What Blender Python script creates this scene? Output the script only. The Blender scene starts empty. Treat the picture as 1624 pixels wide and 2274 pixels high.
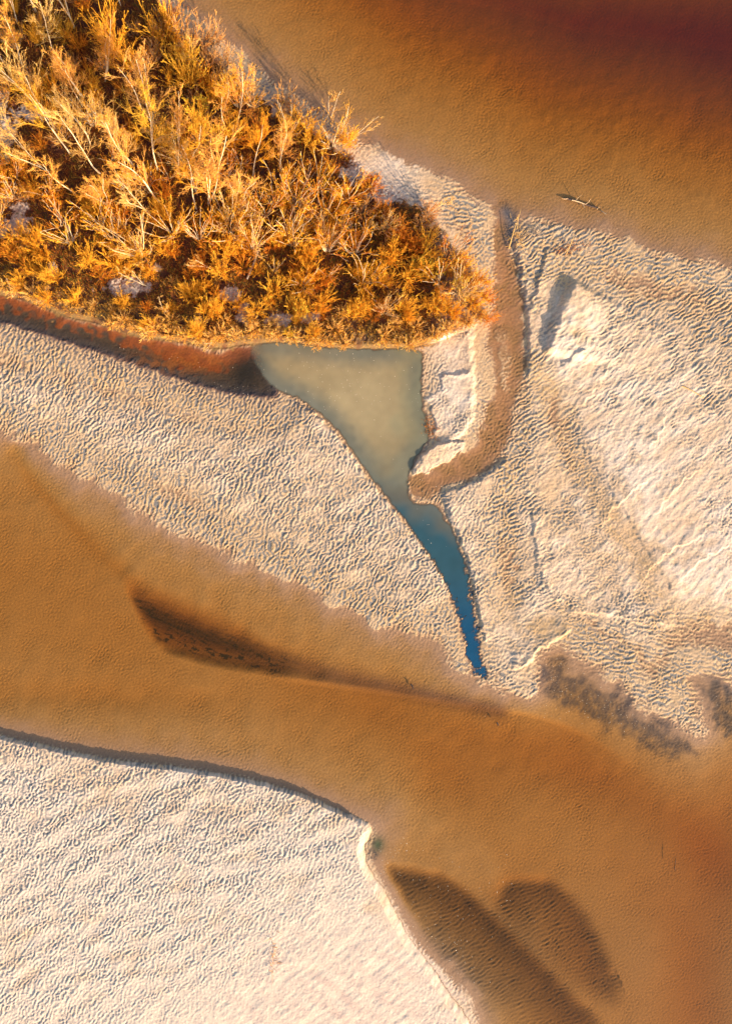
import bpy, math, random
import numpy as np

scene = bpy.context.scene
R = math.radians
# ------------------------------------------------------------------ camera, sky, sun, exposure
PXM = 1624 / 73.1                      # photo pixels (1624 wide) per metre on the ground
CAM_H = 51.2 * 24 / 18
cam_d = bpy.data.cameras.new("camera"); cam = bpy.data.objects.new("camera", cam_d)
scene.collection.objects.link(cam); scene.camera = cam
cam_d.sensor_fit = 'VERTICAL'; cam_d.sensor_height = 36; cam_d.sensor_width = 36; cam_d.lens = 24
cam_d.clip_end = 6000; cam_d.clip_start = 0.5
NADIR = ((560 - 812) / PXM, (1137 - 1060) / PXM)      # the point right below the drone, left of the frame's centre
cam.location = (NADIR[0], NADIR[1], CAM_H)
cam_d.shift_x = -NADIR[0] / 102.4; cam_d.shift_y = -NADIR[1] / 102.4

SUN_EL = 17.0
SUN_AZ = (0.70, -0.714)                # direction (x, y) towards the sun
world = bpy.data.worlds.new("World"); scene.world = world; world.use_nodes = True
wn = world.node_tree.nodes; wl = world.node_tree.links
bg = wn['Background']; sky = wn.new('ShaderNodeTexSky')
sky.sky_type = 'NISHITA'; sky.sun_disc = False
sky.sun_elevation = R(SUN_EL); sky.sun_rotation = math.atan2(SUN_AZ[0], SUN_AZ[1])
wl.new(sky.outputs[0], bg.inputs[0]); bg.inputs[1].default_value = 0.14
sky.air_density = 1.0; sky.dust_density = 2.5; sky.ozone_density = 1.0
sd = bpy.data.lights.new("sun", 'SUN'); so = bpy.data.objects.new("sun", sd); scene.collection.objects.link(so)
sd.energy = 5.0; sd.angle = R(0.5); sd.color = (1.0, 0.76, 0.50)
from mathutils import Vector
so.rotation_euler = Vector((SUN_AZ[0] * math.cos(R(SUN_EL)), SUN_AZ[1] * math.cos(R(SUN_EL)), math.sin(R(SUN_EL)))).to_track_quat('Z', 'Y').to_euler()
so.location = (40, -40, 30)
vs = scene.view_settings
vs.view_transform = 'Standard'; vs.look = 'None'; vs.gamma = 1.0; vs.use_curve_mapping = False
vs.exposure = 0.98
scene.cycles.max_bounces = 6
scene.cycles.transparent_max_bounces = 12
scene.cycles.caustics_reflective = False; scene.cycles.caustics_refractive = False

rng = np.random.default_rng(7)
random.seed(7)

def W(u, v):
    """photo pixel (1624 x 2274) -> ground point"""
    return ((u - 812) / PXM, (1137 - v) / PXM)

def WP(pts):
    return np.array([W(*p) for p in pts], float)

# ------------------------------------------------------------------ rasters
STEP = 0.07
HX, HY = 44.0, 59.0
gx = np.arange(-HX, HX + 1e-6, STEP); gy = np.arange(-HY, HY + 1e-6, STEP)
NX, NY = len(gx), len(gy)
cx = np.linspace(-HX, HX, 340); cy = np.linspace(-HY, HY, 456)
CXX, CYY = np.meshgrid(cx, cy)
XX, YY = np.meshgrid(gx, gy)
XX = XX.astype(np.float32); YY = YY.astype(np.float32)

def up(a):
    """coarse raster -> fine raster, bilinear"""
    fx = (gx - cx[0]) / (cx[1] - cx[0]); ix = np.clip(fx.astype(int), 0, len(cx) - 2); tx = (fx - ix)[None, :]
    fy = (gy - cy[0]) / (cy[1] - cy[0]); iy = np.clip(fy.astype(int), 0, len(cy) - 2); ty = (fy - iy)[:, None]
    r = a[:, ix] * (1 - tx) + a[:, ix + 1] * tx
    return (r[iy] * (1 - ty) + r[iy + 1] * ty).astype(np.float32)

def seg_dist(P, X, Y, closed):
    n = len(P); best = np.full(X.shape, 1e9); side = np.zeros(X.shape); tt = np.zeros(X.shape); bcr = np.zeros(X.shape)
    L = [0.0]
    for i in range(n - 1): L.append(L[-1] + math.dist(P[i], P[i + 1]))
    for i in range(n if closed else n - 1):
        a = P[i]; b = P[(i + 1) % n]; d = b - a; l2 = max(d @ d, 1e-9)
        t = np.clip(((X - a[0]) * d[0] + (Y - a[1]) * d[1]) / l2, 0, 1)
        dd = (X - a[0] - t * d[0]) ** 2 + (Y - a[1] - t * d[1]) ** 2
        if closed:
            best = np.minimum(best, dd)
        else:
            cr = (d[0] * (Y - a[1]) - d[1] * (X - a[0])) / math.sqrt(l2)
            m = (dd < best - 1e-7) | ((np.abs(dd - best) <= 1e-7) & (np.abs(cr) > bcr))
            best = np.where(m, dd, best); bcr = np.where(m, np.abs(cr), bcr)
            side = np.where(m, np.sign(cr), side)
            tt = np.where(m, (L[i] + t * math.sqrt(l2)) / max(L[-1], 1e-6), tt)
    return np.sqrt(best), side, tt

def inside(P, X, Y):
    c = np.zeros(X.shape, bool); n = len(P)
    for i in range(n):
        x1, y1 = P[i]; x2, y2 = P[(i + 1) % n]
        if y1 == y2: continue
        c ^= ((y1 > Y) != (y2 > Y)) & (X < (x2 - x1) * (Y - y1) / (y2 - y1) + x1)
    return c

def smooth_poly(pts, closed=True, it=2):
    P = WP(pts)
    for _ in range(it):
        Q = []
        n = len(P)
        rngi = range(n) if closed else range(n - 1)
        if not closed: Q.append(P[0])
        for i in rngi:
            a = P[i]; b = P[(i + 1) % n]
            Q += [a * .75 + b * .25, a * .25 + b * .75]
        if not closed: Q.append(P[-1])
        P = np.array(Q)
    return P

def sdf(pts, it=1):
    P = smooth_poly(pts, True, it)
    d, _, _ = seg_dist(P, CXX, CYY, True)
    return up(np.where(inside(P, CXX, CYY), d, -d))

def line(pts, it=1):
    P = smooth_poly(pts, False, it)
    d, s, t = seg_dist(P, CXX, CYY, False)
    return d, s, t

kx = np.fft.fftfreq(NX, STEP)[None, :]; ky = np.fft.fftfreq(NY, STEP)[:, None]
KR = np.hypot(kx, ky) + 1e-9; KA = np.arctan2(ky, kx)
def field(lam, width, ang=None, aw=0.5, seed=0):
    """band-passed noise: wavelength lam, relative width, crest direction ang (deg, world)"""
    g = np.random.default_rng(seed).standard_normal((NY, NX))
    f = np.fft.fft2(g)
    k0 = 1 / lam
    w = np.exp(-0.5 * (np.log(KR / k0) / width) ** 2)
    if ang is not None:
        a = KA - R(ang + 90)
        dlt = np.abs((a + math.pi / 2) % math.pi - math.pi / 2)
        w = w * np.exp(-0.5 * (dlt / aw) ** 2)
    r = np.fft.ifft2(f * w).real
    return (r / r.std()).astype(np.float32)

def sstep(a, b, x):
    t = np.clip((x - a) / (b - a), 0, 1); return t * t * (3 - 2 * t)

def mixc(c, new, m):
    return c + (np.array(new, np.float32) - c) * np.clip(m, 0, 1)[..., None]

# smooth multi-scale noises
n_big = field(14, .5, seed=1); n_mid = field(4.5, .5, seed=2); n_sm = field(1.6, .5, seed=3); n_fine = field(.5, .6, seed=4)
n_fib = field(2.2, .45, ang=-33, aw=.22, seed=5)
F0 = field(.4, .3, None, 1, 61)
warp = (0.12 * n_sm + 0.28 * n_mid).astype(np.float32)

# ------------------------------------------------------------------ outlines, in photo pixels
P_U = [(330,-400),(392,0),(430,32),(480,70),(560,142),(640,198),(700,240),(760,288),(800,312),(870,343),(940,370),(1000,400),(1060,438),
       (1105,468),(1140,500),(1165,484),(1230,494),(1300,512),(1380,522),(1400,548),(1470,562),(1560,575),(1624,600),(2500,760),(2500,-400)]
P_C = [(1110,440),(1088,480),(1104,540),(1090,600),(1100,650),(1086,720),(1086,780),(1100,830),(1094,880),(1080,930),(1050,985),(1000,1020),
       (950,1045),(918,1058),(908,1085),(918,1112),(975,1092),(1030,1072),(1080,1048),(1120,1002),(1140,950),(1145,890),(1160,840),(1166,780),
       (1164,700),(1150,620),(1132,560),(1128,520),(1148,480)]
P_P = [(545,763),(640,756),(740,772),(830,774),(925,770),(940,790),(935,850),(938,900),(952,940),(957,975),(928,1010),(908,1050),(905,1078),
       (912,1112),(935,1120),(966,1112),(985,1150),(1002,1166),(1012,1190),(1030,1240),(1044,1300),(1052,1360),(1062,1430),(1072,1480),
       (1080,1508),(1056,1502),(1038,1470),(1027,1420),(1014,1360),(996,1312),(968,1260),(936,1212),(900,1160),(860,1110),(820,1060),
       (780,1000),(740,950),(700,910),(650,880),(600,862),(570,820)]
P_R = [(-700,560),(0,652),(60,668),(110,690),(160,712),(210,718),(300,748),(360,758),(420,766),(480,790),(545,762),(590,800),(620,872),(600,884),(500,872),
       (420,850),(300,808),(200,775),(100,745),(0,712),(-700,620)]
P_L = [(-800,800),(0,955),(60,985),(120,1020),(170,1060),(230,1080),(290,1120),(330,1150),(390,1180),(450,1200),(510,1235),(560,1255),(620,1270),
       (690,1310),(760,1345),(820,1375),(870,1398),(920,1408),(965,1420),(988,1440),(1000,1478),(1012,1492),(1060,1505),(1095,1520),(1130,1540),
       (1190,1560),(1196,1500),(1190,1462),(1215,1438),(1250,1430),(1290,1470),(1350,1500),(1400,1560),(1440,1580),(1500,1610),(1540,1632),
       (1575,1640),(1558,1600),(1545,1550),(1530,1495),(1580,1500),(1624,1525),(2400,1700),(2400,2900),(1180,2900),(1066,2274),(1040,2218),(1000,2160),
       (960,2135),(915,2080),(895,2040),(868,1990),(846,1955),(828,1920),(822,1890),(834,1848),(822,1830),(740,1792),(680,1765),(600,1740),(500,1720),
       (400,1703),(300,1693),(200,1678),(80,1650),(0,1633),(-800,1500)]
P_G = [(-700,-500),(290,-500),(345,0),(410,70),(520,170),(600,236),(690,290),(770,340),(830,380),(900,440),(960,480),(1010,540),(1050,600),(1070,660),
       (1070,720),(1010,745),(945,768),(830,775),(740,772),(640,758),(545,762),(480,775),(420,760),(360,752),(300,745),(210,712),(160,706),(110,686),(60,664),(0,650),(-700,540)]
P_B = [(-900,1450),(0,1633),(80,1650),(200,1678),(300,1693),(400,1703),(500,1720),(600,1740),(680,1765),(740,1792),(800,1818),(832,1838),(812,1870),(808,1900),
       (825,1940),(846,1965),(862,1995),(882,2035),(905,2078),(932,2115),(962,2150),(985,2190),(1012,2225),(1046,2274),(1180,2900),(-900,2900)]

dU = sdf(P_U) + warp * .6; dC = sdf(P_C, 2) + warp * .6; dP = sdf(P_P, 2) + (.10 * n_sm + .07 * n_fine + .10 * F0) * sstep(W(0,1180)[1], W(0,1330)[1], YY) + .05 * n_sm; dR = sdf(P_R) + .08 * n_sm; dL = sdf(P_L) + warp * .8; dG = sdf(P_G); dB = sdf(P_B) + .04 * n_sm

# keep the crisp edges crisp: weight of hard shore along the bottom bar
dl = up(line([(-300,1572),(0,1633),(200,1678),(400,1703),(600,1740),(740,1792),(830,1838),(810,1885),(846,1960),(932,2112)])[0])
hard = np.exp(-(dl / 2.5) ** 2)
dL = dL - hard * warp * .75
dl2 = up(line([(1196,1560),(1196,1500),(1190,1462),(1215,1436),(1250,1425)])[0]); dL = dL - np.exp(-(dl2 / 1.2) ** 2) * warp * .8

ip = np.interp
depU = ip(dU, [0, 1.2, 3, 6, 10, 15, 20, 26, 34], [0, .06, .12, .24, .46, .90, 1.35, 1.75, 2.1])
depL = ip(dL, [0, 1.5, 4, 8, 12], [0, .07, .15, .24, .28])
depP = ip(dP, [0, .3, 1, 3, 6], [0, .12, .3, .6, .75])
depR = ip(dR, [0, .4, 1.2, 2.5], [0, .10, .2, .26])
depC = ip(dC, [0, .5, 1.2], [0, .026, .055])

# scour holes and darker pools on the river bed
P_H = [(268,1268),(285,1330),(315,1390),(345,1440),(400,1462),(520,1490),(640,1503),(760,1520),(900,1540),(1060,1565),(900,1515),(800,1478),(700,1440),(600,1390),(520,1350),(440,1310),(340,1275)]
dH = sdf(P_H)
P_D1 = [(850,1930),(920,1922),(985,1938),(1040,1972),(1090,2015),(1150,2078),(1230,2160),(1300,2230),(1400,2330),(1260,2330),(1150,2230),(1060,2130),(980,2070),(900,2030)]
P_D2 = [(1085,1972),(1140,1948),(1200,1940),(1250,1955),(1300,2010),(1335,2070),(1365,2140),(1345,2160),(1270,2120),(1200,2070),(1130,2015)]
P_D3 = [(1196,1490),(1240,1470),(1300,1500),(1370,1540),(1440,1590),(1520,1630),(1560,1690),(1480,1680),(1400,1640),(1330,1600),(1250,1570),(1210,1545)]
P_D4 = [(1545,1500),(1600,1510),(1700,1560),(1800,1680),(1640,1650),(1570,1600)]
dD1 = sdf(P_D1) + warp * .8; dD2 = sdf(P_D2) + warp * .8; dD3 = sdf(P_D3) + warp * 1.2; dD4 = sdf(P_D4) + warp
hup = up(line([(255,1255),(340,1280),(440,1320),(520,1360),(640,1425),(780,1490),(900,1525),(1060,1568)])[0])
hole = sstep(-.3, 1.0, dH + .04 * n_mid) * sstep(.0, 3.6, hup + .10 * n_mid)
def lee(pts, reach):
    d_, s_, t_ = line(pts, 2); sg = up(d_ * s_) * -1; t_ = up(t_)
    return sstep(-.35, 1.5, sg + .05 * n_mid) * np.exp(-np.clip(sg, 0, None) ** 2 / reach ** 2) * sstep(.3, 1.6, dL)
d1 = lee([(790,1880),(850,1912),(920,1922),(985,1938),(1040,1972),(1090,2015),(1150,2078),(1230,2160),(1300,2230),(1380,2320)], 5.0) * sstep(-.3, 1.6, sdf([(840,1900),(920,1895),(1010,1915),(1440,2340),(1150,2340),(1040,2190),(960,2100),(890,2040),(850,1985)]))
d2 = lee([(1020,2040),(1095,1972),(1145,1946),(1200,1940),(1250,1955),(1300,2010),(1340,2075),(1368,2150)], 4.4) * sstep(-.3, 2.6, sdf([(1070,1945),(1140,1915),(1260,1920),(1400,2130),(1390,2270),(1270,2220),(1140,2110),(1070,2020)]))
 
d3 = sstep(-.6, .8, dD3); d4 = sstep(-.6, .8, dD4)
# long soft variations of the river depth
d_, s_, t_ = line([(560,1495),(760,1520),(900,1540),(1060,1566),(1190,1582),(1300,1625),(1420,1705),(1500,1780)], 2)
sg = -up(d_ * s_); t_ = up(t_); shelf = .13 * sstep(-.1, .7, sg) * np.exp(-np.clip(sg, 0, None) / 4.5) * sstep(0, .15, t_) * sstep(1, .7, t_)
d_, s_, t_ = line([(30,985),(90,1075),(180,1170),(280,1275),(340,1290)], 2)
sg = -up(d_ * s_); t_ = up(t_); shelf = shelf + .09 * sstep(-.2, .8, sg) * np.exp(-np.clip(sg, 0, None) / 2.5) * sstep(0, .15, t_) * sstep(1, .8, t_)
dv = np.exp(-((YY - (W(0,1545)[1] - .03 * (XX + 36))) / 1.6) ** 2) * sstep(-8, -26, XX) * .10
dr = np.exp(-(up(line([(1000,1720),(1250,1660),(1420,1760),(1560,1880),(1700,2000)])[0]) / 4) ** 2) * .12
depL = depL + (hole * .30 + d1 * .30 + d2 * .24 + dv + dr + +.004 * n_mid * sstep(0, 4, dL) + .010 * n_big * sstep(2, 8, dL)
               + .10 * np.exp(-(up(line([(830,1565),(1100,1640),(1300,1720),(1450,1800),(1624,1920)])[0]) / 2.6) ** 2)
               + .09 * np.exp(-(up(line([(30,1000),(90,1090),(180,1180),(270,1260)])[0]) / .9) ** 2)
               + .07 * np.exp(-(up(line([(1380,1900),(1500,2050),(1560,2200),(1600,2400)])[0]) / 3) ** 2) + shelf + .16 * np.exp(-(up(line([(1640,1760),(1600,1900),(1570,2080),(1540,2300)])[0]) / 4) ** 2) - .05 * np.exp(-(up(line([(880,1780),(1000,1860),(1080,1930)])[0]) / 2.5) ** 2))

# land: gentle beaches, steep banks where the photo has them
s = np.minimum.reduce([-dU, -dC, -dP, -dR, -dL])
land = ip(s, [0, .6, 2, 5, 12, 20], [0.0, .03, .07, .12, .20, .28]) + .02 * n_big * sstep(1, 5, s) + .012 * n_mid * sstep(.5, 3, s)
Hm = land.astype(np.float32)
# bottom bar as a plateau: steep dark edge to the north, sunny slip face to the east
de = up(line([(1180,2500),(1046,2274),(985,2190),(932,2112),(880,2032),(846,1962),(810,1900),(812,1868),(830,1842)])[0])
east = np.exp(-(de / 1.6) ** 2)
wB = .18 + .95 * east
plat = .52 * np.clip(dB / wB, 0, 1) ** .9 + .02 * n_mid * sstep(1, 4, dB)
Hm = np.where(dB > -0.05, np.maximum(plat, 0.0) - .005, Hm)
# island: bank on the south side, soft on the river side
ds = up(line([(-700,545),(0,650),(110,686),(210,715),(360,755),(480,775),(640,758),(740,772),(830,775),(945,768)])[0])
south = np.exp(-(ds / 3.0) ** 2)
isl = ip(dG, [0, .25, .8, 3, 8], [0, .55, .75, .85, 1.0]) * south + ip(dG, [0, 2, 5, 10], [.1, .3, .5, .8]) * (1 - south) + .06 * n_sm * sstep(0, 1, dG)
Hm = np.where(dG > 0, np.maximum(isl, Hm * .3), Hm)

def scarp(pts, A, w, L, cut=0.0):
    """step: high on the left hand of the direction of travel, fading with distance L"""
    global Hm
    d, sd_, t = line(pts)
    sgn = up(d * sd_); tt = up(t); ad = up(d)
    end = sstep(0, .10, tt) * sstep(1, .90, tt)
    sgn = sgn + .10 * n_sm
    f = np.clip(sgn / w, 0, 1); f = f * f * (3 - 2 * f)
    Hm = Hm + (A * end * f * np.exp(-np.clip(sgn, 0, None) / L)).astype(np.float32)

scarp([(1262,612),(1228,680),(1207,740),(1198,790)], .62, .9, 5)
scarp([(1128,510),(1150,600),(1166,700),(1170,790),(1158,850)], .27, .35, 2.5)
scarp([(1212,545),(1195,600),(1180,650),(1168,690)], .22, .35, 1.5)
scarp([(1290,770),(1262,790),(1240,810)], .2, .3, 1.5)
scarp([(1178,1120),(1180,1200),(1190,1270),(1215,1320),(1250,1352)], .18, .3, 1.0)
scarp([(1270,960),(1300,1020),(1350,1095),(1400,1170),(1430,1230),(1480,1290),(1492,1340)], .13, .35, 2.5)
scarp([(1130,1486),(1165,1484),(1182,1470),(1190,1447),(1215,1437),(1252,1412),(1275,1400)], .34, .45, 1.2)
scarp([(968,1004),(1010,988),(1045,952),(1056,920),(1060,870),(1056,800),(1052,700)], .42, .85, 1.0)
scarp([(1042,822),(1000,828),(972,833)], .18, .25, 1.2)
scarp([(1036,976),(1000,975),(955,988),(925,1018),(906,1060)], .30, .35, 2)
scarp([(1125,1010),(1080,1050),(1030,1075),(970,1096)], .22, .4, 2.5)
scarp([(978,1100),(994,1152),(1016,1190),(1036,1250),(1050,1310),(1062,1380),(1072,1440)], .24, .3, 1.2)
scarp([(1012,1330),(975,1262),(940,1212),(900,1162),(860,1112),(820,1062),(780,1002),(740,952),(690,905),(640,876)], .28, .55, 4)
scarp([(1250,1362),(1330,1368),(1420,1385),(1500,1400)], .14, .35, 2)
scarp([(940,880),(965,930),(960,970)], .15, .2, 1)
for p in [[(1330,1180),(1370,1120),(1440,1060)],[(1420,1300),(1470,1230),(1560,1190)],[(1450,1150),(1500,1080),(1560,1040)],[(1500,1300),(1560,1240),(1624,1210)],
          [(1290,905),(1330,860),(1350,820)],[(1440,1000),(1470,960),(1480,920)]]:
    scarp(p, .10, .22, 1.2)
# pale mound beside the dark slip face
mx, my = W(1275, 700); Hm = Hm + .22 * np.exp(-(((XX - mx) / 2.0) ** 2 + ((YY - my) / 3.6) ** 2))

# submerged
def body(d, dep):
    return np.where(d > 0, -dep, 0)
wet_in = np.maximum.reduce([dU, dC, dP, dR, dL])
sub = np.minimum.reduce([body(dU, depU), body(dC, depC), body(dP, depP), body(dR, depR), body(dL, depL)])
gB = (dB > 0)
Hm = np.where((wet_in > 0) & ~gB, np.minimum(sub, .05) , Hm).astype(np.float32)
# little emergent strips in the brown channel and the spit by the river
P_S1 = [(1106,735),(1124,745),(1132,800),(1128,880),(1116,870),(1108,800)]
P_S2 = [(1095,1500),(1130,1492),(1190,1500),(1192,1556),(1130,1535)]
dS1 = sdf(P_S1) + warp * .8; dS2 = sdf(P_S2) + warp * .3
Hm = Hm + .06 * sstep(-.5, .3, dS1)
Hm = np.where(dS2 > -.3, np.maximum(Hm, -.03 + .09 * sstep(-.3, .4, dS2)), Hm)

def stroke(pts, w):
    return np.exp(-(up(line(pts)[0]) * PXM / w) ** 2)
tan = np.maximum.reduce([stroke([(1175,800),(1215,900),(1270,1000),(1310,1080),(1390,1200),(1450,1310),(1500,1420)], 42), stroke([(1160,880),(1130,1000),(1120,1120),(1120,1250),(1130,1350)], 50),
      stroke([(1240,1420),(1350,1440),(1480,1500),(1624,1560)], 95), stroke([(1480,1400),(1624,1420)], 70), stroke([(1200,560),(1350,560),(1624,680),(1700,800)], 120),
      stroke([(1000,430),(1070,560),(1085,680)], 40), stroke([(-50,760),(250,850),(480,905),(640,930)], 55), stroke([(-50,930),(250,1060),(480,1180),(760,1320),(960,1440)], 60),
      stroke([(1200,1130),(1300,1180),(1350,1280)], 50) * .6, stroke([(560,1060),(700,1180),(900,1330)], 60) * .5, stroke([(0,1680),(300,1740),(600,1790),(800,1880)], 45) * .7])
tan = np.clip(tan + .16 * n_mid + .08 * n_sm, 0, 1).astype(np.float32)
Hm = Hm - (.11 * tan * sstep(1.5, 4, s)).astype(np.float32) * (wet_in < 0)
nb = field(3.0, .45, 24, .40, 42)
braid = field(1.2, .5, 50, .42, 41)
# ------------------------------------------------------------------ ripples
F1 = field(.43, .25, 33, .38, 11)        # long wavy crests rising to the right
F2 = field(.42, .30, 62, .66, 12)        # tongue-shaped ripples
F3 = field(.50, .27, -8, .50, 13)        # crests lying nearly level
F4 = field(.40, .34, None, 1, 14)
F5 = field(.27, .30, 45, .7, 15)
F6 = field(.9, .4, 40, .28, 16)          # streaks on the smooth sheets
F7 = field(.48, .30, 75, .62, 17)
def blob(u, v, ru, rv):
    x, y = W(u, v); return np.exp(-(((XX - x) * PXM / ru) ** 2 + ((YY - y) * PXM / rv) ** 2))
wt = {
 'F1': .02 + blob(1480,750,330,330) + .8 * blob(1180,1200,130,350),
 'F2': .05 + blob(300,950,500,180) + blob(400,2000,600,400) + blob(800,1150,300,250),
 'F3': .01 + blob(1420,1450,330,110) + .8 * blob(1500,620,300,60) + .6 * blob(1000,440,160,80),
 'F4': .10 + .7 * blob(1350,1200,300,300) + .4 * blob(200,1900,500,300) + .8 * blob(1050,850,80,250),
 'F7': .01 + 1.1 * blob(520,1120,450,90) + .8 * blob(150,850,300,80),
}
tot = sum(wt.values())
rip = (wt['F1'] * F1 + wt['F2'] * F2 + wt['F3'] * F3 + wt['F4'] * F4 + wt['F7'] * F7) / np.sqrt(sum(w * w for w in wt.values()))
rip = (rip + .38 * F5 + .22 * field(1.1, .4, seed=51)) / 1.08
# let the spacing and the heading wander: shift the pattern by slow noise
jx = np.clip(np.arange(NX)[None, :] + np.rint(field(2.6, .5, seed=52) * .07 / STEP), 0, NX - 1).astype(int)
jy = np.clip(np.arange(NY)[:, None] + np.rint(field(2.6, .5, seed=53) * .07 / STEP), 0, NY - 1).astype(int)
rip = .5 * rip[jy, jx] + .25 * (rip[jy, np.clip(jx + 1, 0, NX - 1)] + rip[np.clip(jy + 1, 0, NY - 1), jx])
# crests narrow and sharp, hollows wide and flat
prof = (np.where(rip > -.0, rip * .9, 0) - .85 * sstep(-.1, .5, -rip)).astype(np.float32)
prof = np.clip(prof, -.9, 1.6)
under = np.clip(.7 * F4 + .55 * F5 + .25 * rip, -1.6, 1.8)
busy = np.clip(np.maximum(tan, .8 * stroke([(-100,800),(300,950),(700,1150),(960,1330)], 240)) , 0, 1)
nb0 = field(3.0, .45, 24, .40, 42)
patch = np.clip(.66 + .50 * busy + .16 * n_mid + .14 * n_big, .3, 1.5)
patch = np.where(dB > 0, np.clip(1.0 + .10 * n_mid + .16 * nb0, .35, 1.4), patch)
amp = .0235 * patch
# smoother sheets
smooth = np.clip(.85 * blob(1270,690,50,85) + .80 * blob(1420,1120,130,190) + .75 * blob(1560,1290,100,90) + .5 * blob(1230,860,60,70) + .98 * blob(800,2150,230,210) + .9 * blob(600,2290,330,120)
                 + .55 * blob(1010,870,40,70) + .6 * blob(970,760,40,40) + .85 * blob(870,370,75,38) + .75 * blob(1215,1390,50,40) + .55 * blob(1130,1400,40,70), 0, .95)
amp = amp * (1 - smooth)
inw = sstep(-.1, .5, wet_in)
amp = amp * (1 - .68 * inw * (1 - .6 * sstep(-.2, .4, dC))) * (1 - .9 * sstep(-.3, .5, dG)) * (1 - .95 * sstep(0, 1, dP))
face = np.exp(-(de / .9) ** 2) * sstep(-.4, .1, dB) * sstep(2.2, 1.2, dB)
amp = amp * (1 - .85 * face)
edge = sstep(HX, HX - 3, np.abs(XX)) * sstep(HY, HY - 3, np.abs(YY))
prof_w = prof + (under - prof) * sstep(.0, .10, -Hm)
fanm = (1 - inw) * sstep(0, -.5, dG) * sstep(.3, -.3, dB) * (1 - tan) * sstep(W(1060,0)[0], W(1200,0)[0], XX)
fan_r = field(.44, .26, 24, .34, 71)
shoal = np.clip(d1 + d2 + .8 * blob(1130,2110,190,110) + .6 * blob(1010,2160,90,120), 0, 1) * sstep(.3, 1.5, dL)
H = Hm + (.009 * shoal * fan_r * inw + amp * prof_w + .013 * fanm * np.tanh(braid * 1.2) + .005 * smooth * F6 * (1 - inw) + .004 * n_fine * (1 - inw)) * edge
# litter hummocks on the island
H = H + .05 * sstep(0, .8, dG) * (.6 * F4 + .5 * n_fine)
H = H.astype(np.float32)

# ------------------------------------------------------------------ ground colour (albedo only)
col = np.empty((NY, NX, 3), np.float32)
col[:] = (.61, .44, .30)                                                  # dry sand
pale = np.clip(.40 + .22 * n_big + .16 * n_mid - .20 * nb + .9 * (smooth > 0) * smooth + .6 * sstep(1, 6, dB), 0, 1)
col = mixc(col, (.68, .55, .44), pale * (1 - .8 * busy * (dB < 0)))
damp = sstep(.16, .02, Hm) * .75 * (1 - smooth)
col = mixc(col, (.49, .32, .165), np.maximum(damp, tan * .95 * (dB < 0)))
col = mixc(col, (.54, .36, .19), np.clip(.15 + .40 * nb, 0, .7) * busy * (1 - tan) * (dB < 0))
rosy = np.clip(blob(800,2230,300,180) + .35 * blob(1450,1200,200,200), 0, 1) * (.5 + .3 * n_fib)
col = mixc(col, (.62, .44, .36), rosy * .7)
# darker grey in the ripple hollows
hollow_grey = np.clip(.16 + .62 * busy + .35 * tan + .2 * sstep(3, .5, s) + .10 * n_mid + .08 * n_big + .20 * nb, .08, 1)
hollow_grey = np.where(dB > 0, np.clip(.68 + .08 * n_mid + .22 * nb + .05 * n_fib, .1, 1) * (1 - .5 * sstep(1700, 2200, 1137 - YY * PXM)), hollow_grey)
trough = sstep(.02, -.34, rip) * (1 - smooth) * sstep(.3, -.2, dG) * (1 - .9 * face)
col = mixc(col, (.185, .182, .18), trough * np.clip(hollow_grey * 1.15, 0, .95))
col = mixc(col, (.62, .42, .23), sstep(.5, -.3, np.abs(rip + .1)) * (1 - trough) * busy * .5 * (dB < 0))
# wet at and below the water line
wet = sstep(.022, -.012, H) * (1 - sstep(-.2, .2, dG))
col = mixc(col, (.30, .18, .11), wet)
och = sstep(.03, .14, -Hm)
col = mixc(col, (.345, .200, .080), och)
bedm = np.clip(.45 + .06 * n_sm + .06 * n_mid + .34 * F4 + .15 * n_fine, 0, 1) * sstep(.02, .1, -Hm)
col = mixc(col, (.22, .125, .052), bedm * .5)
# scour hole: dark silt streaks and black weed on the bed
streak = field(.9, .8, -20, .30, 31)
axis = up(line([(290,1345),(430,1410),(620,1462),(800,1505),(1000,1550)])[0])
silt = np.clip(hole * (.58 + .40 * np.exp(-(axis / 1.5) ** 2) + .05 * streak), 0, 1)
col = mixc(col, (.105, .056, .048), silt)
core = np.exp(-(axis / .9) ** 2) * hole * sstep(W(1000,0)[0], W(700,0)[0], XX)
col = mixc(col, (.035, .032, .038), np.clip(core * (.80 + .08 * streak), 0, 1))
tail = np.exp(-(up(line([(600,1470),(760,1508),(900,1535),(1000,1556),(1110,1580)])[0]) / .9) ** 2)
col = mixc(col, (.12, .065, .055), tail * .85 * (1 - hole))
wd = up(line([(310,1358),(350,1395),(430,1432),(520,1450),(620,1478)])[0]); weed = np.exp(-(wd / 1.6) ** 2) * sstep(.5, 1.3, .5 * streak + .6 * n_sm + .5 * n_fine) * hole
col = mixc(col, (.018, .022, .026), weed * 1.4)
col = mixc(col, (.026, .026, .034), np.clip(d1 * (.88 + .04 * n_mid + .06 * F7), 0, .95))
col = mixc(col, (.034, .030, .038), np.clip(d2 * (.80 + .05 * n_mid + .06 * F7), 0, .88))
col = mixc(col, (.10, .070, .055), np.clip((shoal - .9 * np.maximum(d1, d2)) * .75, 0, .62))
col = mixc(col, (.045, .04, .045), sstep(.1, -1.2, fan_r) * shoal * .28 * sstep(1880, 2120, 1137 - YY * PXM + .6 * (XX * PXM + 812 - 1000)))
mauve = np.clip(blob(1640,2150,300,520), 0, 1) * sstep(.03, .1, -Hm)
col = mixc(col, (.23, .135, .10), mauve * .6)
rd = np.clip(d3 * (.74 + .16 * n_sm + .08 * n_fine + .08 * F7), 0, .92)
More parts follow.
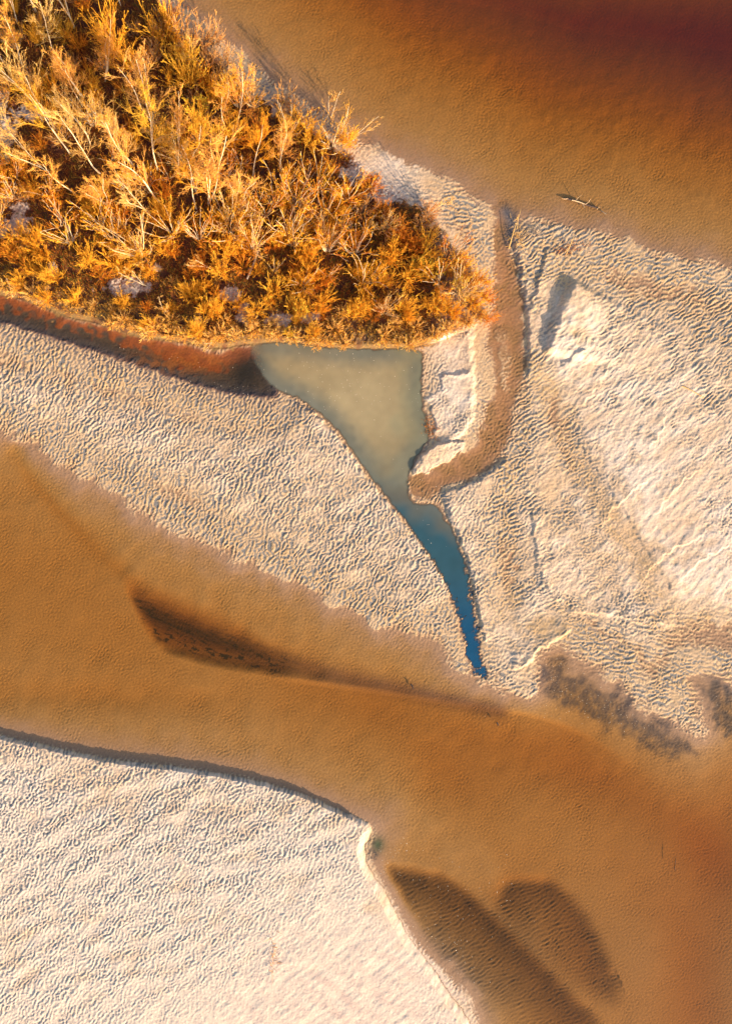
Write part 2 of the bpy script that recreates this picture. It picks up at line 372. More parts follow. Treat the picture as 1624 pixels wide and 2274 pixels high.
col = mixc(col, (.075, .055, .055), rd * sstep(.03, -.01, H))
col = mixc(col, (.06, .05, .055), np.clip(d4 * (.7 + .2 * n_sm), 0, .9) * sstep(.03, -.01, H))
col = mixc(col, (.045, .062, .03), 1.0 * blob(838,1876,17,20))
col = mixc(col, (.03, .03, .035), 1.1 * blob(828,1898,12,13) * sstep(-.8, .6, n_fine))
# brown channel bed
cm = sstep(-.2, .3, dC) * sstep(.03, -.01, H) * .9
col = mixc(col, (.30, .155, .075), cm); col = mixc(col, (.23, .13, .055), cm * np.clip(.3 + .4 * n_mid + .2 * n_sm, 0, .8))
gs = up(line([(1125,470),(1140,505),(1134,530)])[0]); col = mixc(col, (.10, .10, .115), np.exp(-(gs / .8) ** 2) * .9 * sstep(.04, .0, H))
# rusty backwater: iron red bed by the island, black silt by the bar
rr = sstep(-.3, .2, dR)
dtop = up(line([(0,655),(110,690),(210,716),(300,748),(420,765),(545,775)])[0])
col = mixc(col, (.19, .062, .024), rr)
rw = .85 + 1.5 * blob(450,800,95,200)
dark = rr * sstep(-.35, .5, dtop - rw + .35 * n_sm)
col = mixc(col, (.055, .052, .06), dark * .95)
col = mixc(col, (.26, .10, .03), rr * .8 * blob(400,805,110,24) * sstep(-1, .6, n_sm))
col = mixc(col, (.02, .022, .035), 1.1 * blob(545,825,38,42) * rr)
# dark mud along the upper shore of the middle bar
mud = np.exp(-(up(line([(0,722),(200,785),(420,862),(600,895)])[0]) / .9) ** 2) * (1 - rr)
col = mixc(col, (.13, .11, .11), mud * sstep(.3, -.5, prof) * .9)
# shade-grey, damp north bank of the bottom bar is plain sand
# island floor
isl_m = np.maximum(sstep(-.15, .5, dG + .35 * n_sm), sstep(-.35, -.1, dG) * sstep(1.6, .8, ds))
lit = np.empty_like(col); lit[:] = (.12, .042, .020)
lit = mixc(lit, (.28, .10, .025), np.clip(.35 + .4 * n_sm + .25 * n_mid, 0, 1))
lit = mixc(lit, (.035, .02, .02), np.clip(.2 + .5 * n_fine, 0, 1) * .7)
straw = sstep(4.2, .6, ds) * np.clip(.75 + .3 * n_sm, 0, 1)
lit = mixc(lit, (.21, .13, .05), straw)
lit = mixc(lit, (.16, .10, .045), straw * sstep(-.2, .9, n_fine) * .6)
patches = [(15,300,34,46),(75,262,60,20),(48,470,26,20),(42,505,38,28),(285,640,60,24),(510,655,34,20),(540,700,22,28),(620,712,40,16),(320,760,10,8),(680,705,34,14),(350,600,14,8),(5,520,20,16),(120,605,16,22),
           (590,195,22,34),(560,180,20,30),(10,235,16,30),(790,385,40,30),(850,430,45,35)]
pm = np.zeros((NY, NX), np.float32)
for u, v, a, b in patches: pm = np.maximum(pm, blob(u, v, a, b))
pm = sstep(.42, .62, pm + .13 * n_sm + .06 * n_fine)
lit = mixc(lit, (.46, .37, .31), pm)
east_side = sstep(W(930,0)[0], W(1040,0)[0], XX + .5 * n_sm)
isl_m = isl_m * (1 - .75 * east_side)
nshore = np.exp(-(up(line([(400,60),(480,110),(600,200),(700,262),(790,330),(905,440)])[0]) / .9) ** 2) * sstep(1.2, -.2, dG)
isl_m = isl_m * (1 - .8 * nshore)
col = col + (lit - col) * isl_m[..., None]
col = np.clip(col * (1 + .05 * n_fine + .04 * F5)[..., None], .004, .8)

# ------------------------------------------------------------------ helpers for objects
COL = scene.collection
def mesh_np(name, co, faces, k, mat, smooth_=True):
    me = bpy.data.meshes.new(name)
    nv, nf = len(co), len(faces)
    me.vertices.add(nv); me.vertices.foreach_set("co", np.ascontiguousarray(co, np.float32).ravel())
    me.loops.add(nf * k); me.loops.foreach_set("vertex_index", np.ascontiguousarray(faces, np.int32).ravel())
    me.polygons.add(nf); me.polygons.foreach_set("loop_start", np.arange(0, nf * k, k, dtype=np.int32))
    if smooth_: me.polygons.foreach_set("use_smooth", np.ones(nf, bool))
    me.update(calc_edges=True)
    if mat: me.materials.append(mat)
    return me

def link(name, me, parent=None):
    o = bpy.data.objects.new(name, me); COL.objects.link(o)
    if parent is not None: o.parent = parent
    return o

def tag(o, label=None, cat=None, group=None, kind=None):
    if label: o['label'] = label
    if cat: o['category'] = cat
    if group: o['group'] = group
    if kind: o['kind'] = kind

def nt(name):
    m = bpy.data.materials.new(name); m.use_nodes = True
    return m, m.node_tree.nodes, m.node_tree.links, m.node_tree.nodes['Principled BSDF']

# ------------------------------------------------------------------ ground mesh
m_ground, n, l, b = nt("sand_and_soil")
at = n.new('ShaderNodeAttribute'); at.attribute_name = 'albedo'
tc = n.new('ShaderNodeTexCoord')
no = n.new('ShaderNodeTexNoise'); no.inputs['Scale'].default_value = 7; no.inputs['Detail'].default_value = 5
mr = n.new('ShaderNodeMapRange'); mr.inputs['To Min'].default_value = .86; mr.inputs['To Max'].default_value = 1.12
mul = n.new('ShaderNodeMix'); mul.data_type = 'RGBA'; mul.blend_type = 'MULTIPLY'; mul.inputs[0].default_value = 1
l.new(tc.outputs['Object'], no.inputs['Vector']); l.new(no.outputs[0], mr.inputs[0])
l.new(at.outputs['Color'], mul.inputs[6]); l.new(mr.outputs[0], mul.inputs[7]); l.new(mul.outputs[2], b.inputs['Base Color'])
bp = n.new('ShaderNodeBump'); bp.inputs['Strength'].default_value = .5; bp.inputs['Distance'].default_value = .02
n2 = n.new('ShaderNodeTexNoise'); n2.inputs['Scale'].default_value = 9; n2.inputs['Detail'].default_value = 4
l.new(tc.outputs['Object'], n2.inputs['Vector']); l.new(n2.outputs[0], bp.inputs['Height']); l.new(bp.outputs[0], b.inputs['Normal'])
b.inputs['Roughness'].default_value = .85; b.inputs['Specular IOR Level'].default_value = .25

pad = 26
st = STEP * np.cumsum(1.38 ** np.arange(1, pad + 1))
ex = np.concatenate([gx[0] - st[::-1], gx, gx[-1] + st]); ey = np.concatenate([gy[0] - st[::-1], gy, gy[-1] + st])
HE = np.pad(H, pad, mode='edge'); CE = np.pad(col, ((pad, pad), (pad, pad), (0, 0)), mode='edge')
def soften(A, sl, axis):
    # average the outer apron along the border so that it carries no streaks
    B = A[sl].astype(np.float64); w = 60
    cs = np.cumsum(np.concatenate([np.repeat(np.take(B, [0], axis), w, axis), B, np.repeat(np.take(B, [-1], axis), w, axis)], axis), axis)
    n_ = B.shape[axis]
    A[sl] = (np.take(cs, np.arange(2 * w, 2 * w + n_), axis) - np.take(cs, np.arange(0, n_), axis)) / (2 * w)
for A_ in (HE, CE):
    for sl in (np.s_[:pad], np.s_[-pad:]): soften(A_, sl, 1)
    for sl in (np.s_[:, :pad], np.s_[:, -pad:]): soften(A_, sl, 0)
EX, EY = np.meshgrid(ex, ey)
co = np.stack([EX, EY, HE], -1).reshape(-1, 3)
nx_, ny_ = len(ex), len(ey)
ii = (np.arange(ny_ - 1)[:, None] * nx_ + np.arange(nx_ - 1)[None, :]).ravel()
fc = np.stack([ii, ii + 1, ii + 1 + nx_, ii + nx_], 1)
me = mesh_np("ground", co, fc, 4, m_ground)
a = me.attributes.new('albedo', 'FLOAT_COLOR', 'POINT')
a.data.foreach_set('color', np.concatenate([CE, np.ones(CE.shape[:2] + (1,), np.float32)], -1).astype(np.float32).ravel())
ground = link("ground", me); tag(ground, kind='structure')
del co, fc, ii

def zat(x, y):
    i = int(np.clip(round((x + HX) / STEP), 0, NX - 1)); j = int(np.clip(round((y + HY) / STEP), 0, NY - 1))
    return float(H[j, i])

# ------------------------------------------------------------------ water: one sheet per water body
def make_water_mat():
    m, n, l, b = nt("water")
    n.remove(b); out = n['Material Output']
    ad = n.new('ShaderNodeAttribute'); ad.attribute_name = 'depth'
    asc = n.new('ShaderNodeAttribute'); asc.attribute_name = 'sediment_sky'
    # Beer-Lambert tint of the tea-coloured water
    comb = n.new('ShaderNodeCombineXYZ')
    for i, k in enumerate((.40, 1.0, 2.4)):
        mu = n.new('ShaderNodeMath'); mu.operation = 'MULTIPLY'; mu.inputs[1].default_value = -k; l.new(ad.outputs['Fac'], mu.inputs[0])
        e = n.new('ShaderNodeMath'); e.operation = 'EXPONENT'; l.new(mu.outputs[0], e.inputs[0]); l.new(e.outputs[0], comb.inputs[i])
    tr = n.new('ShaderNodeBsdfTransparent'); l.new(comb.outputs[0], tr.inputs[0])
    df = n.new('ShaderNodeBsdfDiffuse'); l.new(asc.outputs['Color'], df.inputs[0])
    mx = n.new('ShaderNodeMixShader'); l.new(asc.outputs['Alpha'], mx.inputs[0]); l.new(tr.outputs[0], mx.inputs[1]); l.new(df.outputs[0], mx.inputs[2])
    gl = n.new('ShaderNodeBsdfGlossy'); gl.inputs['Roughness'].default_value = .06
    tc = n.new('ShaderNodeTexCoord'); no = n.new('ShaderNodeTexNoise'); no.inputs['Scale'].default_value = 3.2; no.inputs['Detail'].default_value = 5
    mp = n.new('ShaderNodeMapping'); mp.inputs['Rotation'].default_value = (0, 0, R(35)); mp.inputs['Scale'].default_value = (1, 2.0, 1)
    l.new(tc.outputs['Object'], mp.inputs[0]); l.new(mp.outputs[0], no.inputs['Vector'])
    bp = n.new('ShaderNodeBump'); bp.inputs['Strength'].default_value = .15; bp.inputs['Distance'].default_value = .03; l.new(no.outputs[0], bp.inputs['Height'])
    l.new(bp.outputs[0], gl.inputs['Normal'])
    fr = n.new('ShaderNodeFresnel'); fr.inputs[0].default_value = 1.33; l.new(bp.outputs[0], fr.inputs['Normal'])
    ge = n.new('ShaderNodeNewGeometry'); inv = n.new('ShaderNodeMath'); inv.operation = 'SUBTRACT'; inv.inputs[0].default_value = 1; l.new(ge.outputs['Backfacing'], inv.inputs[1])
    fm = n.new('ShaderNodeMath'); fm.operation = 'MULTIPLY'; l.new(fr.outputs[0], fm.inputs[0]); l.new(inv.outputs[0], fm.inputs[1])
    m2 = n.new('ShaderNodeMixShader'); l.new(fm.outputs[0], m2.inputs[0]); l.new(mx.outputs[0], m2.inputs[1]); l.new(gl.outputs[0], m2.inputs[2])
    l.new(m2.outputs[0], out.inputs['Surface'])
    return m
m_water = make_water_mat()
K = 2
wx, wy = gx[::K], gy[::K]
wH = Hm[::K, ::K]; wNX, wNY = len(wx), len(wy)
depth = np.clip(-wH, 0, 3).astype(np.float32)
sU, sC, sP, sR, sL = [a_[::K, ::K] for a_ in (dU, dC, dP, dR, dL)]
WX, WY = np.meshgrid(wx, wy)
vpx = 1137 - WY * PXM; upx = WX * PXM + 812
nb, nm, ns = n_big[::K, ::K], n_mid[::K, ::K], n_sm[::K, ::K]
sed_sky = np.zeros((wNY, wNX, 4), np.float32)
# the pond: olive-tan silt above, slate, then sky reflection painted blue-green in the tail
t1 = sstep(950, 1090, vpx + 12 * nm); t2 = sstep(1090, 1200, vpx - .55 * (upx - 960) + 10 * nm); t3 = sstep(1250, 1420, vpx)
c = np.empty((wNY, wNX, 3), np.float32); c[:] = (.275, .220, .122)
hi = np.exp(-(((upx - 800) / 130) ** 2 + ((vpx - 900) / 90) ** 2)); c = mixc(c, (.345, .278, .157), hi)
edgeP = sstep(2.6, .3, sP); c = mixc(c, (.13, .145, .125), edgeP * .85); c = mixc(c, (.19, .185, .11), sstep(850, 930, upx + 14 * nm) * .5)
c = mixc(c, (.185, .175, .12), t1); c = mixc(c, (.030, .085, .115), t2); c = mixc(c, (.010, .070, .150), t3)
c = mixc(c, (.085, .085, .085), np.clip(t1 * (1 - t2) * .6 * sstep(1060, 1110, vpx), 0, 1))
alphaP = np.clip(sstep(-.05, .3, sP), 0, 1) * .94
sed_sky[..., :3] = np.clip(c * (1 + .04 * nm + .02 * ns)[..., None], 0, 1); sed_sky[..., 3] = np.where(sP > 0, alphaP, 0)
# river: faint brown cloudiness
inr = (sP <= 0)
sed_sky[inr, :3] = (.20, .10, .035)
far = sstep(9, 22, sU)
sed_sky[..., 3] = np.where(inr & (sU > 0), .06 + .40 * far, sed_sky[..., 3])
cr = mixc(np.broadcast_to(np.array((.22, .11, .035), np.float32), c.shape).copy(), (.060, .016, .016), far)
sed_sky[inr & (sU > 0), :3] = cr[inr & (sU > 0)]
sed_sky[..., 3] = np.where(inr & (sL > 0) & (sU <= 0), .05 * sstep(0, 3, sL), sed_sky[..., 3])
# darker hazy silt creeping in from the rusty arm
murk = np.exp(-(((upx - 555) / 28) ** 2 + ((vpx - 815) / 60) ** 2))
sed_sky[..., 3] *= 1 - .8 * murk * (sP > 0)

lab = np.zeros((wNY, wNX), int)
lab[sL > -1.6] = 2; lab[sC > -1.2] = 5; lab[sU > -1.6] = 1; lab[sR > -1.0] = 4; lab[sP > -.6] = 3
gB2 = dB[::K, ::K] > .8
lab[gB2] = 0
lab[(dG[::K, ::K] > .6) & (lab == 4)] = 0
cl = lab[:-1, :-1]
def padded(a_, lo, hi_):
    return a_
wi = np.arange(wNY - 1)[:, None] * wNX + np.arange(wNX - 1)[None, :]
def water_obj(name, code, label_=None):
    q = wi[(cl == code)]
    f = np.stack([q, q + 1, q + 1 + wNX, q + wNX], 1)
    used, inv = np.unique(f.ravel(), return_inverse=True)
    f = inv.reshape(-1, 4)
    X_ = WX.ravel()[used]; Y_ = WY.ravel()[used]
    # the outermost rows reach far away
    X2 = np.where(np.abs(X_) > HX - .2, np.sign(X_) * 1200, X_); Y2 = np.where(np.abs(Y_) > HY - .2, np.sign(Y_) * 1200, Y_)
    me = mesh_np(name, np.stack([X2, Y2, np.full(len(used), .0)], 1), f, 4, m_water)
    a = me.attributes.new('depth', 'FLOAT', 'POINT'); a.data.foreach_set('value', depth.ravel()[used])
    a = me.attributes.new('sediment_sky', 'FLOAT_COLOR', 'POINT'); a.data.foreach_set('color', sed_sky.reshape(-1, 4)[used].ravel())
    o = link(name, me); tag(o, kind='structure'); return o
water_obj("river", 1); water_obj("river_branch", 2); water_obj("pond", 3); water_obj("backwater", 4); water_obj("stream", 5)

# ------------------------------------------------------------------ vegetation
def wood_mat(name, c1, c2, rough=.7, sc=3.0):
    m, n, l, b = nt(name)
    oi = n.new('ShaderNodeObjectInfo'); tc = n.new('ShaderNodeTexCoord'); no = n.new('ShaderNodeTexNoise'); no.inputs['Scale'].default_value = sc
    l.new(tc.outputs['Object'], no.inputs['Vector'])
    ad = n.new('ShaderNodeMath'); ad.operation = 'ADD'; l.new(oi.outputs['Random'], ad.inputs[0]); l.new(no.outputs[0], ad.inputs[1])
    mr = n.new('ShaderNodeMapRange'); mr.inputs['From Min'].default_value = .4; mr.inputs['From Max'].default_value = 1.6; l.new(ad.outputs[0], mr.inputs[0])
    mx = n.new('ShaderNodeMix'); mx.data_type = 'RGBA'; mx.inputs[6].default_value = (*c1, 1); mx.inputs[7].default_value = (*c2, 1)
    l.new(mr.outputs[0], mx.inputs[0]); l.new(mx.outputs[2], b.inputs['Base Color']); b.inputs['Roughness'].default_value = rough
    b.inputs['Specular IOR Level'].default_value = .2
    return m
M = {
 'bark': wood_mat('pale_bark', (.76, .60, .38), (.84, .72, .50)),
 'bark_grey': wood_mat('grey_bark', (.34, .26, .20), (.5, .38, .27)),
 'twig_gold': wood_mat('golden_twigs', (.84, .36, .02), (.88, .50, .05)),
 'twig_orange': wood_mat('orange_twigs', (.76, .22, .012), (.84, .33, .02)),
 'twig_rose': wood_mat('rosy_twigs', (.82, .36, .07), (.84, .46, .13)),
 'twig_straw': wood_mat('straw_twigs', (.82, .45, .11), (.84, .56, .20)),
 'leaf_gold': wood_mat('golden_leaves', (.75, .34, .02), (.80, .48, .04), sc=8),
 'leaf_rust': wood_mat('rusty_leaves', (.30, .09, .015), (.50, .17, .02), sc=8),
 'leaf_yellow': wood_mat('yellow_leaves', (.60, .42, .03), (.70, .50, .05), sc=8),
 'leaf_green': wood_mat('green_leaves', (.12, .15, .03), (.2, .2, .04), sc=8),
 'dead': wood_mat('driftwood', (.42, .27, .15), (.62, .43, .25)),
 'soaked': wood_mat('soaked_wood', (.035, .025, .025), (.07, .045, .04)),
}
def tubes(lines, k):
    """lines: list of (pts Nx3, r0, r1) -> verts, quads"""
    V, F = [], []; base = 0
    ang = np.arange(k) * 2 * math.pi / k; ca, sa = np.cos(ang), np.sin(ang)
    for P, r0, r1 in lines:
        P = np.asarray(P); N = len(P)
        T = np.gradient(P, axis=0); T /= np.linalg.norm(T, axis=1)[:, None] + 1e-9
        ref = np.array((0.31, 0.93, 0.17)) if abs(T[0] @ np.array((0.31, 0.93, 0.17))) < .85 else np.array((1., 0, 0))
        A = np.cross(T, ref); A /= np.linalg.norm(A, axis=1)[:, None] + 1e-9
        B = np.cross(T, A); r = np.linspace(r0, r1, N)[:, None, None]
        ring = P[:, None, :] + r * (A[:, None, :] * ca[None, :, None] + B[:, None, :] * sa[None, :, None])
        V.append(ring.reshape(-1, 3))
        i = np.arange(N - 1)[:, None] * k; j = np.arange(k)[None, :]; j2 = (j + 1) % k
        F.append((np.stack([i + j, i + j2, i + k + j2, i + k + j], -1).reshape(-1, 4)) + base)
        base += N * k
    return np.concatenate(V), np.concatenate(F)

rr_ = random.Random(11)
def curve(p, d, L, n, wob, upt, rnd=rr_):
    """wandering polyline; upt bends it towards vertical"""
    P = [np.array(p, float)]; d = np.array(d, float); d /= np.linalg.norm(d)
    for i in range(n):
        d = d + np.array([rnd.gauss(0, wob), rnd.gauss(0, wob), rnd.gauss(0, wob * .6) + upt]); d /= np.linalg.norm(d)
        P.append(P[-1] + d * L / n)
    return np.array(P)
def side_dir(t, ang, rnd=rr_):
    t = t / np.linalg.norm(t); a = np.array([rnd.gauss(0, 1), rnd.gauss(0, 1), rnd.gauss(0, 1)]); a -= t * (a @ t); a /= np.linalg.norm(a)
    return t * math.cos(ang) + a * math.sin(ang)

def leafs(pts, size, rnd):
    n = len(pts)
    c = np.array(pts); g = np.random.default_rng(rnd.randint(0, 10**6))
    a = g.normal(size=(n, 3)); a /= np.linalg.norm(a, axis=1)[:, None]; b_ = np.cross(a, g.normal(size=(n, 3))); b_ /= np.linalg.norm(b_, axis=1)[:, None]
    s = size * g.uniform(.6, 1.3, (n, 1))
    V = np.stack([c - a * s, c + b_ * s * .5, c + a * s, c - b_ * s * .5], 1).reshape(-1, 3)
    F = np.arange(n * 4).reshape(-1, 4)
    return V, F

def tall_tree(seed, Ht=8.0, forks=1, nl=17, spread=1.0, tw=1.0, lf=120):
    rnd = random.Random(seed); trunk, twig, L = [], [], []
    stems = []
    for f in range(forks):
        az = rnd.uniform(0, 6.28); til = 0 if forks == 1 else rnd.uniform(.12, .28)
        h = Ht * rnd.uniform(.82, 1.0) if f else Ht
        stems.append((curve((rnd.uniform(-.12, .12) * (forks > 1), rnd.uniform(-.12, .12) * (forks > 1), -.1), (math.cos(az) * til + rnd.gauss(0, .04), math.sin(az) * til + rnd.gauss(0, .04), 1), h, 10, .075, .03, rnd), h))
    for S, h in stems:
        r = .0105 * h * (1 if forks == 1 else .75)
        trunk.append((S, r, .018))
        nl_ = nl if forks == 1 else int(nl * .62)
        for i in range(nl_):
            t = .30 + .68 * (i + rnd.random()) / nl_; q = t * (len(S) - 1); k = int(q); p = S[k] + (S[min(k + 1, len(S) - 1)] - S[k]) * (q - k)
            T = S[min(k + 1, len(S) - 1)] - S[k - 1 if k else 0]
            Ll = h * .36 * spread * (1.15 - .75 * t) * rnd.uniform(.75, 1.25)
            B = curve(p, side_dir(T, rnd.uniform(.42, .80), rnd), Ll, 5, .10, .07, rnd)
            twig.append((B, r * .30 * (1.2 - .7 * t), .010))
            for j in range(rnd.randint(6, 9)):
                q2 = (.25 + .75 * rnd.random()) * 4.99; k2 = int(q2); p2 = B[k2] + (B[k2 + 1] - B[k2]) * (q2 - k2)
                Lt = Ll * rnd.uniform(.28, .5)
                C = curve(p2, side_dir(B[k2 + 1] - B[k2], rnd.uniform(.2, .6), rnd), Lt, 3, .10, .06, rnd)
                twig.append((C, .013 * tw, .008))
                for m_ in range(rnd.randint(3, 5)):
                    q3 = (.2 + .8 * rnd.random()) * 2.99; k3 = int(q3); p3 = C[k3] + (C[k3 + 1] - C[k3]) * (q3 - k3)
                    D = curve(p3, side_dir(C[k3 + 1] - C[k3], rnd.uniform(.3, .7), rnd), Lt * rnd.uniform(.35, .6), 2, .12, .05, rnd)
                    twig.append((D, .009 * tw, .006)); L.append(D[-1]); L.append(D[1])
    L = rnd.sample(L, min(lf, len(L)))
    return trunk, twig, L

def willow(seed, Ht=3.2, ns=20, fan=.55, tw=1.0, lf=150, low=False):
    rnd = random.Random(seed); stem, twig, L = [], [], []
    for i in range(ns):
        az = rnd.uniform(0, 6.28); th = fan * math.sqrt(rnd.random()); b0 = (math.cos(az) * .25 * rnd.random(), math.sin(az) * .25 * rnd.random(), -.05)
        h = Ht * rnd.uniform(.55, 1.0) * (1 - .2 * th)
        S = curve(b0, (math.cos(az) * math.sin(th), math.sin(az) * math.sin(th), math.cos(th)), h, 6, .11, .045, rnd)
        stem.append((S, .017 + .004 * Ht, .009))
        for j in range(rnd.randint(4, 7)):
            q = (.12 + .85 * rnd.random()) * 5.99; k = int(q); p = S[k] + (S[k + 1] - S[k]) * (q - k)
            Lt = h * rnd.uniform(.25, .55) * (1.15 - .10 * q)
            C = curve(p, side_dir(S[k + 1] - S[k], rnd.uniform(.15, .5), rnd), Lt, 4, .13, .05, rnd)
            twig.append((C, .013 * tw, .008))
            for m_ in range(rnd.randint(1, 3)):
                q3 = (.1 + .9 * rnd.random()) * 3.99; k3 = int(q3); p3 = C[k3] + (C[k3 + 1] - C[k3]) * (q3 - k3)
                D = curve(p3, side_dir(C[k3 + 1] - C[k3], rnd.uniform(.15, .5), rnd), Lt * rnd.uniform(.3, .6), 2, .1, .04, rnd)
                twig.append((D, .010 * tw, .007)); L.append(D[-1]); L.append(D[1])
    L = rnd.sample(L, min(lf, len(L)))
    return stem, twig, L

PROTO = {}
def proto(kind, variants):
    PROTO[kind] = variants
def build_proto(nm, parts, mats, lsize=.06):
    st, tw, lf = parts
    V, F = tubes(st, 5); m1 = mesh_np(nm + '_stems', V, F, 4, mats[0])
    V, F = tubes(tw, 3); m2 = mesh_np(nm + '_twigs', V, F, 4, mats[1], False)
    res = [m1, m2]
    if len(lf):
        V, F = leafs(lf, lsize, random.Random(len(lf))); res.append(mesh_np(nm + '_leaves', V, F, 4, mats[2], False))
    return res
proto('tree', [build_proto('tree', tall_tree(100 + i, 8.0, forks=(1, 1, 2, 1, 3)[i], spread=(1, .85, 1, 1.25, .9)[i], lf=(400, 700, 500, 600, 800)[i]), (M['bark'], M[('twig_straw', 'twig_rose', 'twig_straw', 'twig_gold', 'twig_rose')[i]], M['leaf_gold']), .045) for i in range(5)])
proto('willow', [build_proto('willow', willow(200 + i, 4.2, ns=(14, 20, 12, 17)[i], fan=(.45, .6, .75, .85)[i], tw=1.1, lf=250), (M['bark'], M[('twig_gold', 'twig_straw', 'twig_orange', 'twig_gold')[i]], M['leaf_gold'])) for i in range(4)])
proto('gold', [build_proto('shrub', willow(300 + i, 3.0, ns=34, fan=(.45, .8, .6, .95, .7)[i], tw=1.15, lf=380), (M['twig_gold'], M['twig_gold'], M['leaf_gold'])) for i in range(5)])
proto('orange', [build_proto('shrub', willow(320 + i, 2.6, ns=32, fan=(.55, .8, 1.0)[i], tw=1.15, lf=450), (M['twig_gold'], M['twig_orange'], M['leaf_rust'])) for i in range(3)])
proto('rosy', [build_proto('shrub', willow(340 + i, 2.4, ns=28, fan=(.7, .9)[i], tw=1.0, lf=120), (M['bark_grey'], M['twig_rose'], M['leaf_rust'])) for i in range(2)])
proto('straw', [build_proto('shrub', willow(360 + i, 1.5, ns=36, fan=(1.1, 1.3)[i], tw=1.1, lf=260), (M['twig_straw'], M['twig_straw'], M['leaf_gold'])) for i in range(2)])
proto('yellow', [build_proto('shrub', willow(380, 2.0, ns=16, fan=.6, lf=900), (M['twig_gold'], M['twig_gold'], M['leaf_yellow']), .08)])
proto('bare', [build_proto('tree', tall_tree(400 + i, 4.5, forks=2, nl=9, spread=1.1, lf=0), (M['bark'], M['twig_straw'], M['leaf_gold'])) for i in range(2)])

INFO = {   # kind: object name, part names, nominal height, words
 'tree':   ('tree', 'trunk', 'crown', 8.0, 'tall pale leafless tree'),
 'willow': ('willow_tree', 'trunk', 'crown', 4.2, 'many-stemmed golden willow'),
 'gold':   ('shrub', 'stems', 'twigs', 3.0, 'golden fan-shaped shrub'),
 'orange': ('shrub', 'stems', 'twigs', 2.6, 'rusty orange shrub'),
 'rosy':   ('shrub', 'stems', 'twigs', 2.4, 'rosy grey wiry shrub'),
 'straw':  ('shrub', 'stems', 'twigs', 1.5, 'low straw-coloured bush'),
 'yellow': ('shrub', 'stems', 'twigs', 2.0, 'leafy lemon-yellow shrub'),
 'bare':   ('tree', 'trunk', 'crown', 4.5, 'small bare cream tree'),
}
PLANTS = []
def plant(kind, u, v, h, lean=(0, 0), var=None, label=None):
    x, y = W(u, v)
    PLANTS.append([kind, u, v, x, y, h, lean, var, label])

# trees read off the photograph: base position and height
for u, v, h, lean in [(99,277,8.6,(-.03,.0)),(126,297,7.6,(-.05,.02)),(191,226,7.2,(.03,0)),(167,72,8.2,(.07,.02)),(44,65,6.5,(0,0)),(188,246,5.6,(-.05,0)),(349,297,8.2,(.03,0)),
        (300,376,7.8,(-.05,.0)),(427,372,9.0,(.03,0)),(526,290,8.0,(.09,0)),(492,290,6.2,(-.05,0)),(225,392,8.2,(-.18,-.05)),(352,386,8.2,(0,0)),(130,130,6.4,(0,0)),(403,395,6.4,(-.1,0)),
        (290,392,6.6,(-.12,0)),(345,345,5.5,(0,0)),(462,459,9.6,(.02,.03)),(440,437,7.2,(0,0)),(622,382,6.6,(.25,.05)),(505,305,5.6,(0,0)),(527,452,6.8,(0,0)),(355,455,8.8,(-.25,-.06)),
        (437,470,6.2,(-.15,-.04)),(60,170,7.0,(0,0)),(15,150,6.5,(0,0)),(205,330,6.8,(-.1,0)),(160,350,6.8,(-.1,0)),(250,330,6.6,(0,0)),(110,390,6.4,(-.1,-.03)),(60,340,5.8,(-.05,0)),
        (85,40,7.2,(0,0)),(235,190,6.0,(0,0)),(330,480,6.2,(-.1,-.05)),(240,460,6.2,(-.15,-.05)),(175,440,6.0,(-.12,-.05)),(395,330,6.0,(0,0)),(480,395,6.4,(0,0)),(560,400,5.8,(0,0)),(120,20,6.4,(0,0)),(270,20,5.6,(0,0))]:
    plant('tree', u, v, h * 1.22, (lean[0] * .6, lean[1]))
for u, v, h in [(212,285,4.8),(705,425,4.4),(653,471,4.8),(721,492,4.6),(505,498,4.6),(639,528,4.8),(651,552,4.2),(512,524,4.4),(725,565,4.4),(786,569,4.0),(318,566,5.0),(260,540,4.4),
        (767,450,4.2),(385,525,4.6),(445,540,4.0),(590,480,4.4),(560,560,4.0),(620,430,4.2),(641,299,4.0),(736,330,4.2),(971,634,4.2),(991,573,3.8),(1012,651,3.8),(230,508,4.2),(160,542,4.0),(803,635,3.8),(40,405,4.2),(140,500,4.4)]:
    plant('willow', u, v, h * 1.2)
for u, v, h in [(440,745,2.6),(335,728,2.2),(690,745,2.2),(256,116,5.2),(424,188,4.6),(369,92,4.2),(518,322,3.6),(606,651,2.6),(565,696,2.4),(684,618,2.8),(713,675,2.4),(856,581,3.6),(905,618,3.4),(885,692,2.6),(427,662,2.6),(461,696,2.8),(492,607,2.8),
        (109,668,2.2),(171,668,2.0),(85,560,2.6),(1045,675,2.6),(960,690,2.6),(1010,600,2.8),(940,560,3.0),(690,320,3.2),(665,285,3.0),(770,318,2.8),(260,590,3.2),(200,585,3.0),(130,625,2.4),(330,610,2.6),(650,690,2.2),(780,700,2.2),(990,690,2.4),(1035,630,2.4)]:
    plant('gold', u, v, h * 1.12)
for u, v, h in [(573,314,3.2),(819,422,2.6),(760,460,3.0),(845,480,2.4),(1082,708,1.8),(835,690,2.2),(60,590,2.4),(560,330,2.8),(60,385,2.6),(880,520,2.6),(1075,660,2.0),(540,600,2.4),(20,420,2.4),(230,620,2.0),(915,560,2.6),(690,640,2.0)]:
    plant('orange', u, v, h)
for u, v, h in [(410,95,3.6),(445,100,3.2),(470,95,2.8),(460,150,2.8),(945,478,2.4),(500,150,2.6),(630,225,2.6),(655,255,2.6),(740,540,2.4),(10,100,3.4),(330,160,2.6),(350,110,2.4),(20,230,2.6),(930,500,2.0)]:
    plant('rosy', u, v, h)
